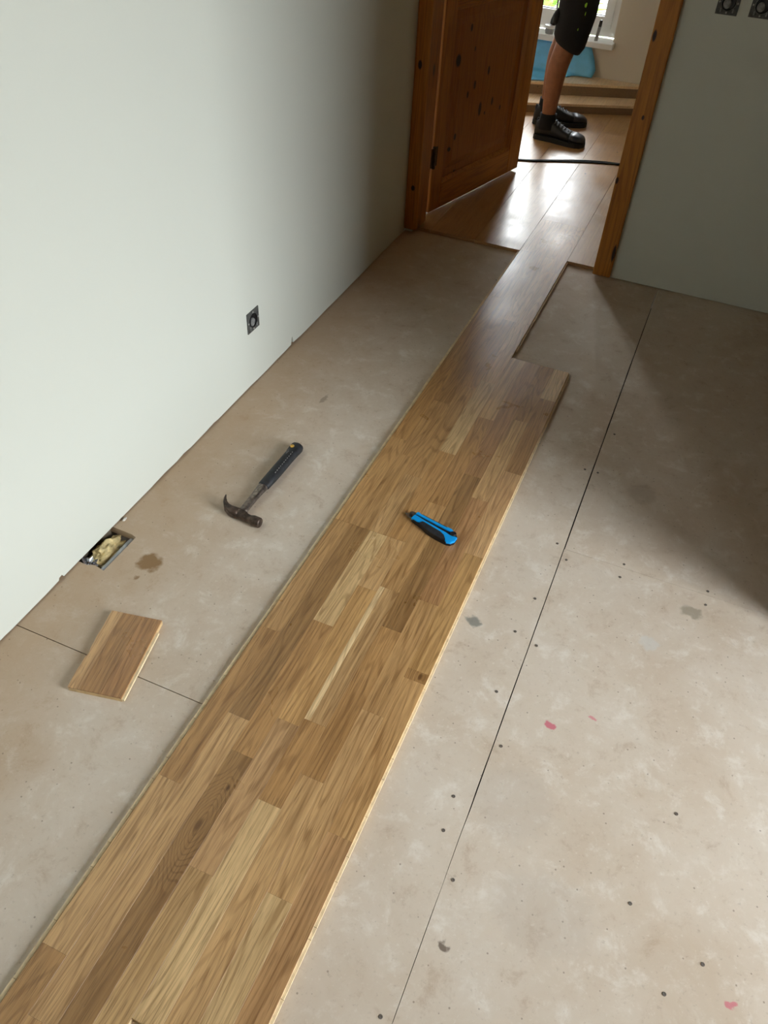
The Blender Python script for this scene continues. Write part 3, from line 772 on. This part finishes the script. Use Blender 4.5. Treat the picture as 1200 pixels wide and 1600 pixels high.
# ------------------------------------------------------------------ utility knife
kn = empty('utility_knife', (-0.4026, 1.4440, T), math.atan2(-0.2468, 0.969))
def kp(name, pts, z0, z1, mat, bev=0.0, parent=None):
    b = prism(B(), pts, z0, z1)
    if bev: 
        top = [e for e in b.edges if all(abs(v.co.z - z1) < 1e-6 for v in e.verts)]
        bmesh.ops.bevel(b, geom=top, offset=bev, segments=2, affect='EDGES')
    return obj(name, b, mat, parent or kn)
kp('body', [(-0.057, 0.0175), (-0.040, 0.0195), (0.035, 0.0222), (0.0555, 0.0225), (0.071, 0.016), (0.079, 0.006), (0.081, -0.010), (0.076, -0.021), (0.0655, -0.0262), (0.051, -0.0268),
            (0.030, -0.0275), (0.006, -0.0255), (-0.018, -0.0190), (-0.038, -0.0150), (-0.050, -0.0135), (-0.057, -0.012)], 0.0, 0.0125, RUBBERK, 0.002)
kp('upper_rail', [(-0.0575, 0.0085), (-0.0575, 0.0180), (-0.050, 0.0190), (-0.049, 0.0142), (0.038, 0.0172), (0.039, 0.0222), (0.052, 0.0226), (0.060, 0.0185), (0.056, 0.0112), (-0.030, 0.0082)], 0.008, 0.0150, BLUEP, 0.0012)
kp('lower_rail', [(-0.0575, -0.0125), (-0.0575, 0.0030), (-0.052, 0.0044), (-0.030, 0.0006), (0.045, 0.0022), (0.060, -0.0005), (0.068, -0.0008), (0.074, 0.0050), (0.080, 0.0048), (0.0818, -0.010), (0.0765, -0.0215), (0.066, -0.0266),
                  (0.060, -0.0245), (0.056, -0.0160), (0.047, -0.0085), (0.034, -0.0048), (-0.022, -0.0030), (-0.027, -0.0045), (-0.0295, -0.0115), (-0.038, -0.0142)], 0.008, 0.0152, BLUEP, 0.0012)
kp('rubber_grip', [(-0.0285, -0.0100), (-0.026, -0.0045), (-0.020, -0.0034), (0.034, -0.0052), (0.046, -0.0092), (0.054, -0.0165), (0.057, -0.0240), (0.051, -0.0262), (0.030, -0.0272), (0.006, -0.0252), (-0.018, -0.0190), (-0.028, -0.0165)], 0.009, 0.0162, RUBBER, 0.0012)
kp('slider', [(-0.020, 0.0024), (-0.020, 0.0074), (-0.002, 0.0080), (-0.002, 0.0028)], 0.010, 0.0150, RUBBERK, 0.001)
b = B(); lathe(b, [(0.0082, 0.0), (0.0082, 0.0050), (0.0070, 0.0062), (0.001, 0.0062)], 20, (0.0645, 0.0100, 0.0105)); obj('lock_wheel', b, RUBBERK, kn)
kp('blade_guide', [(-0.0760, 0.0080), (-0.0720, 0.0150), (-0.0570, 0.0165), (-0.0560, -0.006), (-0.0700, -0.0060)], 0.002, 0.0105, STEELD, 0.001)
kp('blade', [(-0.0870, -0.0010), (-0.0740, 0.0100), (-0.0500, 0.0110), (-0.0500, -0.0100), (-0.0715, -0.0095)], 0.0050, 0.0056, STEELL)
tag(kn, 'bright blue and black utility knife with its blade out, lying on the right oak plank', 'knife')

# ------------------------------------------------------------------ hall things
cab = empty('power_cable', (-0.677, 4.35, T))
def strand(pts):
    b = B(); P = [Vector(p) - cab.location for p in pts]; L = []
    for i in range(len(P) - 1):
        p0, p1, p2, p3 = P[max(i - 1, 0)], P[i], P[i + 1], P[min(i + 2, len(P) - 1)]
        for k in range(8):
            t = k / 8
            L.append(0.5 * ((2 * p1) + (p2 - p0) * t + (2 * p0 - 5 * p1 + 4 * p2 - p3) * t * t + (3 * p1 - p0 - 3 * p2 + p3) * t ** 3))
    L.append(P[-1])
    tube(b, L, 0.0040, 8)
    obj('strand', b, CABLEM, cab, smooth=True)
cz = T + 0.0041
strand([(-1.80, 4.02, cz), (-1.2, 4.14, cz), (-0.938, 4.219, cz), (-0.80, 4.292, cz), (-0.677, 4.362, cz), (-0.56, 4.412, cz), (-0.451, 4.434, cz), (-0.25, 4.46, cz), (0.5, 4.45, cz)])
strand([(-1.80, 4.009, cz), (-1.2, 4.131, cz), (-0.938, 4.2105, cz), (-0.80, 4.2785, cz), (-0.677, 4.341, cz), (-0.56, 4.391, cz), (-0.451, 4.4235, cz), (-0.25, 4.451, cz), (0.5, 4.441, cz)])
tag(cab, 'doubled black cable lying across the hall floor in front of the black shoes', 'cable')

# blue plastic sheet hanging from the sill onto the upper step
b = B(); NX, NV = 28, 16; G = []
for i in range(NX + 1):
    u = i / NX; row = []
    ytread = 5.267 + 0.4266 * ((-1.75 + 0.85 * u) + 0.990) + 0.012
    for j in range(NV + 1):
        v = j / NV
        xr = -0.900 + 0.055 * min(1, v / 0.45) - 0.04 * max(0, v - 0.45) / 0.55
        x = -1.75 + (xr + 1.75) * u
        yt = 5.267 + 0.4266 * (x + 0.990) + 0.014
        reach = max(0.0, min(1.0, (-0.96 - x) / 0.12))
        yf = 5.455 + (max(yt, 5.0) - 5.455) * reach if yt < 5.44 else 5.445
        if v < 0.6:
            t = v / 0.6; z = 0.300 + (0.142 - 0.300) * t; yy = 5.468 - 0.020 * t * t
        else:
            t = (v - 0.6) / 0.4; z = 0.1405; yy = 5.448 + (min(yf, 5.445) - 5.448) * t
        n_ = noise.noise(Vector((x * 9, yy * 9, z * 9)))
        yy += (0.012 * n_ if v < 0.6 and 0 < j else 0); z += 0.006 * abs(n_) if v >= 0.6 else 0.0
        row.append(b.verts.new((x + 0.006 * n_, min(yy, 5.494), z)))
    G.append(row)
for i in range(NX):
    for j in range(NV):
        b.faces.new((G[i][j], G[i + 1][j], G[i + 1][j + 1], G[i][j + 1]))
sheet = obj('plastic_sheet', b, SHEETM, smooth=True)
sm = sheet.modifiers.new('thickness', 'SOLIDIFY'); sm.thickness = 0.0015; sm.offset = 1
tag(sheet, 'blue plastic sheet hanging below the hall window onto the upper step', 'plastic sheet')

# things on the sill
mk = empty('marker_pen', (-0.885, 5.475, 0.336)); mk.rotation_euler = (0.10, 0.10, 0)
b = B(); lathe(b, [(0.0105, 0.0), (0.0105, 0.074), (0.0085, 0.078)], 16); obj('barrel', b, CUPG, mk, smooth=False)
b = B(); lathe(b, [(0.0098, 0.078), (0.0092, 0.108), (0.006, 0.112)], 16); obj('cap', b, RUBBERK, mk)
tag(mk, 'pale tube with a black cap standing on the hall window sill', 'tube')
cp = empty('white_cup', (-1.175, 5.475, 0.336))
b = B(); lathe(b, [(0.024, 0.0), (0.030, 0.030)], 20); obj('cup_body', b, CUPG, cp)
b = B(); lathe(b, [(0.031, 0.030), (0.034, 0.036), (0.034, 0.046), (0.030, 0.047)], 20); obj('rim', b, PLASTW, cp)
tag(cp, 'small grey cup with a white rim on the hall window sill behind the leg', 'cup')
bt = empty('paint_brush', (-1.165, 5.478, 0.386)); bt.rotation_euler = (0.0, 0.30, 0)
b = B(); lathe(b, [(0.016, 0.0), (0.021, 0.02), (0.020, 0.055), (0.012, 0.062)], 16); obj('handle', b, RUBBERK, bt)
b = B(); lathe(b, [(0.013, 0.062), (0.014, 0.075), (0.008, 0.080)], 16); obj('end_cap', b, PLASTW, bt)
bt.name = 'black_bottle'
tag(bt, 'small black bottle with a white top stuck in the cup on the hall sill', 'bottle')

# ------------------------------------------------------------------ outside
b = B(); box(b, -25, 25, -25, 40, -0.75, -0.45); tag(obj('garden_ground', b, LAWN), kind='structure')
def shrub(loc, r, n, label, seed):
    rr = random.Random(seed)
    root = empty('garden_shrub', loc)
    b = B()
    for i in range(n):
        a = rr.uniform(0, 2 * PI); h = rr.uniform(0.0, 1.0); rad = r * math.sqrt(rr.random()) * (1 - 0.5 * h)
        p = Vector((rad * math.cos(a), rad * math.sin(a), 0.15 + 1.15 * h))
        d = Vector((math.cos(a) * 0.7, math.sin(a) * 0.7, rr.uniform(0.2, 1.0))).normalized(); s = d.cross(Vector((0, 0, 1))).normalized()
        L = rr.uniform(0.16, 0.30); wd = rr.uniform(0.018, 0.032); dr = Vector((0, 0, -0.08 * L * 4))
        q = [p, p + d * L * 0.4 + s * wd, p + d * L + dr * 0.6, p + d * L * 0.4 - s * wd]
        b.faces.new([b.verts.new(t) for t in q])
    f = obj('foliage', b, LEAFM, root); f['kind'] = 'stuff'
    b = B()
    for i in range(7):
        a = rr.uniform(0, 2 * PI); tube(b, [(0.03 * math.cos(a), 0.03 * math.sin(a), 0), (0.5 * r * math.cos(a), 0.5 * r * math.sin(a), 1.0)], [0.012, 0.005], 6)
    obj('stems', b, BARKM, root)
    return tag(root, label, 'shrub')
shrub((-1.75, 7.1, -0.45), 0.70, 700, 'green leafy shrub outside the hall window, left of the black shorts', 3)
shrub((-0.05, 7.9, -0.45), 0.70, 650, 'green leafy shrub outside the hall window, right of the black shorts', 5)

# ------------------------------------------------------------------ the person in the hall
person = empty('person', (0, 0, 0))
verts, edges, radii = [], [], []
def jv(p, r, par=None):
    verts.append(p); radii.append(r if isinstance(r, tuple) else (r, r))
    if par is not None: edges.append((par, len(verts) - 1))
    return len(verts) - 1
PY = 4.745
pel = jv((-0.885, PY, 0.96), (0.13, 0.11))
spn = jv((-0.880, PY, 1.12), (0.135, 0.10), pel); chs = jv((-0.872, PY, 1.30), (0.15, 0.11), spn); upc = jv((-0.870, PY, 1.42), (0.12, 0.09), chs)
nk = jv((-0.860, PY, 1.52), 0.055, upc); hd0 = jv((-0.845, PY, 1.59), (0.075, 0.08), nk); hd1 = jv((-0.842, PY, 1.67), (0.078, 0.094), hd0); hd2 = jv((-0.845, PY, 1.735), (0.062, 0.074), hd1)
nose = jv((-0.742, PY, 1.635), 0.012, hd1)
for sg in (-1, 1):
    jv((-0.850, PY + sg * 0.088, 1.64), 0.014, hd1)
# legs: right leg near the camera
def leg(hip, knee, calf, low, ank, toe):
    a = jv(hip, 0.088, pel); m = jv(((hip[0] + knee[0]) / 2, (hip[1] + knee[1]) / 2, (hip[2] + knee[2]) / 2), 0.078, a); k_ = jv(knee, 0.060, m)
    c = jv(calf, 0.060, k_); l_ = jv(low, 0.046, c); n_ = jv(ank, 0.036, l_); jv(toe, 0.020, n_)
leg((-0.885, 4.655, 0.90), (-0.880, 4.622, 0.52), (-0.917, 4.610, 0.375), (-0.916, 4.600, 0.22), (-0.914, 4.597, 0.10), (-0.84, 4.594, 0.045))
leg((-0.890, 4.835, 0.90), (-0.935, 4.850, 0.52), (-0.975, 4.852, 0.375), (-0.984, 4.858, 0.22), (-0.988, 4.862, 0.10), (-0.92, 4.888, 0.045))
# arms: bent, hands in front of the waist
for sg in (-1, 1):
    sh_ = jv((-0.870, PY + sg * 0.175, 1.42), 0.060, upc); el = jv((-0.885, PY + sg * 0.235, 1.14), 0.043, sh_); fa = jv((-0.79, PY + sg * 0.20, 1.07), 0.040, el)
    wr = jv((-0.655, PY + sg * 0.130, 1.03), 0.028, fa); pa = jv((-0.605, PY + sg * 0.110, 1.02), (0.034, 0.022), wr); kn_ = jv((-0.572, PY + sg * 0.100, 1.012), (0.036, 0.016), pa)
    for f_, (dy, L) in enumerate(((-0.028, 0.060), (-0.010, 0.072), (0.009, 0.076), (0.027, 0.068))):
        a = jv((-0.548, PY + sg * (0.098) + dy, 1.006), 0.0088, kn_); a = jv((-0.548 + L * 0.45, PY + sg * 0.096 + dy, 0.992), 0.0082, a); jv((-0.548 + L * 0.75, PY + sg * 0.095 + dy, 0.965), 0.0072, a)
    a = jv((-0.600, PY + sg * 0.072, 1.035), 0.0105, pa); jv((-0.570, PY + sg * 0.052, 1.035), 0.0092, a)
me = bpy.data.meshes.new('body'); me.from_pydata(verts, edges, []); me.update()
body = mesh_obj('body', me, SKIN, person)
skm = body.modifiers.new('skin', 'SKIN'); skm.use_smooth_shade = True
if not me.skin_vertices:
    bpy.context.view_layer.objects.active = body
for i, r in enumerate(radii):
    me.skin_vertices[0].data[i].radius = r
me.skin_vertices[0].data[pel].use_root = True
ss = body.modifiers.new('sub', 'SUBSURF'); ss.levels = 2; ss.render_levels = 2
# face and hair
for sg in (-1, 1):
    b = B(); blob(b, (-0.762, PY + sg * 0.032, 1.668), (0.011, 0.013, 0.010), 0.0, 1, 2); obj('eye', b, EYEM, person, smooth=True)
b = B(); blob(b, (-0.765, PY, 1.592), (0.008, 0.024, 0.006), 0.0, 1, 2); obj('mouth', b, plain('lip_skin', S(150, 84, 72), 0.5), person, smooth=True)
b = B(); blob(b, (-0.862, PY, 1.715), (0.098, 0.090, 0.080), 0.10, 4, 4, 4.0)
obj('hair', b, HAIRM, person, smooth=True)
# shirt, shorts
def lr(c, rx, ry, n=20): return ellipse(c, (rx, 0, 0), (0, ry, 0), n, 0.85)
b = B(); loft(b, [lr((-0.884, PY, 0.93), 0.135, 0.180), lr((-0.880, PY, 1.08), 0.130, 0.170), lr((-0.872, PY, 1.28), 0.138, 0.190), lr((-0.870, PY, 1.40), 0.120, 0.190), lr((-0.868, PY, 1.47), 0.085, 0.125), lr((-0.865, PY, 1.50), 0.066, 0.072)])
for sg in (-1, 1): tube(b, [(-0.870, PY + sg * 0.13, 1.42), (-0.875, PY + sg * 0.20, 1.32), (-0.880, PY + sg * 0.228, 1.20)], [0.080, 0.068, 0.062], 14)
obj('shirt', b, SHIRTC, person, smooth=True)
b = B(); loft(b, [lr((-0.884, PY, 0.985), 0.138, 0.182), lr((-0.884, PY, 0.90), 0.142, 0.190), lr((-0.884, PY, 0.82), 0.130, 0.180)])
def sleg(cx, cy, kx, ky):
    rings = []
    for (t, rx, ry, dx, tilt) in ((0.0, 0.110, 0.098, 0, 0), (0.35, 0.104, 0.095, 0.012, 0), (0.62, 0.098, 0.092, 0.014, 0), (0.80, 0.090, 0.090, 0.008, 0.012), (0.93, 0.083, 0.086, 0.002, 0.03), (1.0, 0.068, 0.078, -0.002, 0.035)):
        x = cx + (kx - cx) * t + dx; yy = cy + (ky - cy) * t; z = 0.86 + (0.475 - 0.86) * t
        ring = ellipse((x, yy, z), (rx, 0, -tilt * 0.9), (0, ry, 0), 20, 0.9)
        for q in ring:
            k_ = noise.noise(q * 14) * 0.008; q.x += k_; q.y += k_ * 0.6
        rings.append(ring)
    loft(b, rings)
sleg(-0.884, 4.650, -0.884, 4.620); sleg(-0.888, 4.838, -0.935, 4.850)
shorts = obj('shorts', b, SHORTC, person, smooth=True)
b = B()   # side pocket on the near leg
loft(b, [ellipse((-0.955, 4.595, zz), (rr, 0, 0), (0, rr * 1.6, 0), 10) for zz, rr in ((0.565, 0.008), (0.580, 0.020), (0.620, 0.022), (0.640, 0.008))])
obj('pocket', b, SHORTC, shorts, smooth=True)
for (x, z, dx, dz) in ((-0.817, 0.676, 0.006, 0.010), (-0.812, 0.640, 0.002, 0.008), (-0.834, 0.570, 0.002, 0.006)):
    b = B(); blob(b, (0, 0, 0), (dx, 0.005, dz), 0.5, 2.0, 2, x * 10); obj('lime_patch', b, LIME, shorts, (x, 4.545, z), smooth=True)
# socks and shoes
def shoe(heel, toe, near):
    heel = Vector(heel); toe = Vector(toe); L = (toe - heel).length; ang_ = math.atan2(toe.y - heel.y, toe.x - heel.x)
    r = empty('shoe', (heel.x, heel.y, T), ang_, person)
    k = L / 0.29
    def ring(u, hw, zt, zb=0.018, cy=0.0, p=0.75):
        return [Vector((u * k, cy + q.x, q.y)) for q in [Vector((hw * math.copysign(abs(math.cos(t)) ** p, math.cos(t)), zb + (zt - zb) * 0.5 + (zt - zb) * 0.5 * math.copysign(abs(math.sin(t)) ** p, math.sin(t)))) for t in [2 * PI * i / 16 for i in range(16)]]]
    b = B(); loft(b, [ring(0.004, 0.018, 0.060), ring(0.010, 0.030, 0.095), ring(0.030, 0.037, 0.106), ring(0.055, 0.038, 0.104), ring(0.085, 0.038, 0.106), ring(0.105, 0.039, 0.108), ring(0.130, 0.041, 0.094), ring(0.160, 0.045, 0.078), ring(0.195, 0.049, 0.066), ring(0.215, 0.050, 0.062)])
    obj('upper', b, SHOEB, r, smooth=True)
    b = B(); loft(b, [ring(0.210, 0.0505, 0.0635), ring(0.235, 0.0505, 0.062), ring(0.258, 0.047, 0.057), ring(0.276, 0.038, 0.050), ring(0.287, 0.020, 0.038)])
    obj('toe_cap', b, SHOET, r, smooth=True)
    b = B(); out = [(0.0, 0.0), (0.004, 0.022), (0.02, 0.036), (0.06, 0.039), (0.11, 0.039), (0.16, 0.047), (0.215, 0.053), (0.25, 0.050), (0.275, 0.040), (0.289, 0.022), (0.293, 0.0)]
    pts_ = [(u * k, h) for u, h in out] + [(u * k, -h) for u, h in out[-2:0:-1]]
    prism(b, pts_, 0.0, 0.024); obj('sole', b, SOLEM, r)
    for i in range(5):
        u = 0.112 + i * 0.018; z = 0.106 - i * 0.0098
        b = B(); tube(b, [(u * k, -0.026, z - 0.010), (u * k + 0.004, -0.012, z - 0.0005), ((u + 0.006) * k, 0.0, z + 0.003), (u * k + 0.004, 0.012, z - 0.0005), (u * k, 0.026, z - 0.010)], 0.0028, 6); obj('lace', b, LACEM, r, smooth=True)
    sgn = -1
    b = B(); box(b, -0.018, 0.018, -0.0015, 0.0015, -0.003, 0.003); obj('side_stripe', b, GREYST, r, (0.078 * k, sgn * 0.0375, 0.078), (0, -0.45, 0))
    b = B(); blob(b, (0.012, 0, 0.085), (0.008, 0.016, 0.020), 0, 1, 2); obj('heel_tab', b, SOLEM, r, smooth=True)
    return r
shoe((-0.980, 4.612, 0), (-0.688, 4.590, 0), True)
shoe((-1.050, 4.836, 0), (-0.757, 4.953, 0), False)
for (x, yy, xa, ya) in ((-0.914, 4.598, -0.915, 4.600), (-0.988, 4.862, -0.986, 4.860)):
    b = B(); tube(b, [(x, yy, 0.075), (x, yy, 0.11), (xa, ya, 0.150)], [0.047, 0.045, 0.0455], 16); obj('sock', b, SOCKC, person, smooth=True)
tag(person, 'person in black shorts and black shoes standing in the hall beyond the door', 'person')
# put the person's origin at the feet
off = Vector((-0.92, 4.72, T)); person.location = off
for ch in person.children: ch.location = ch.location - off
bpy.context.view_layer.update()
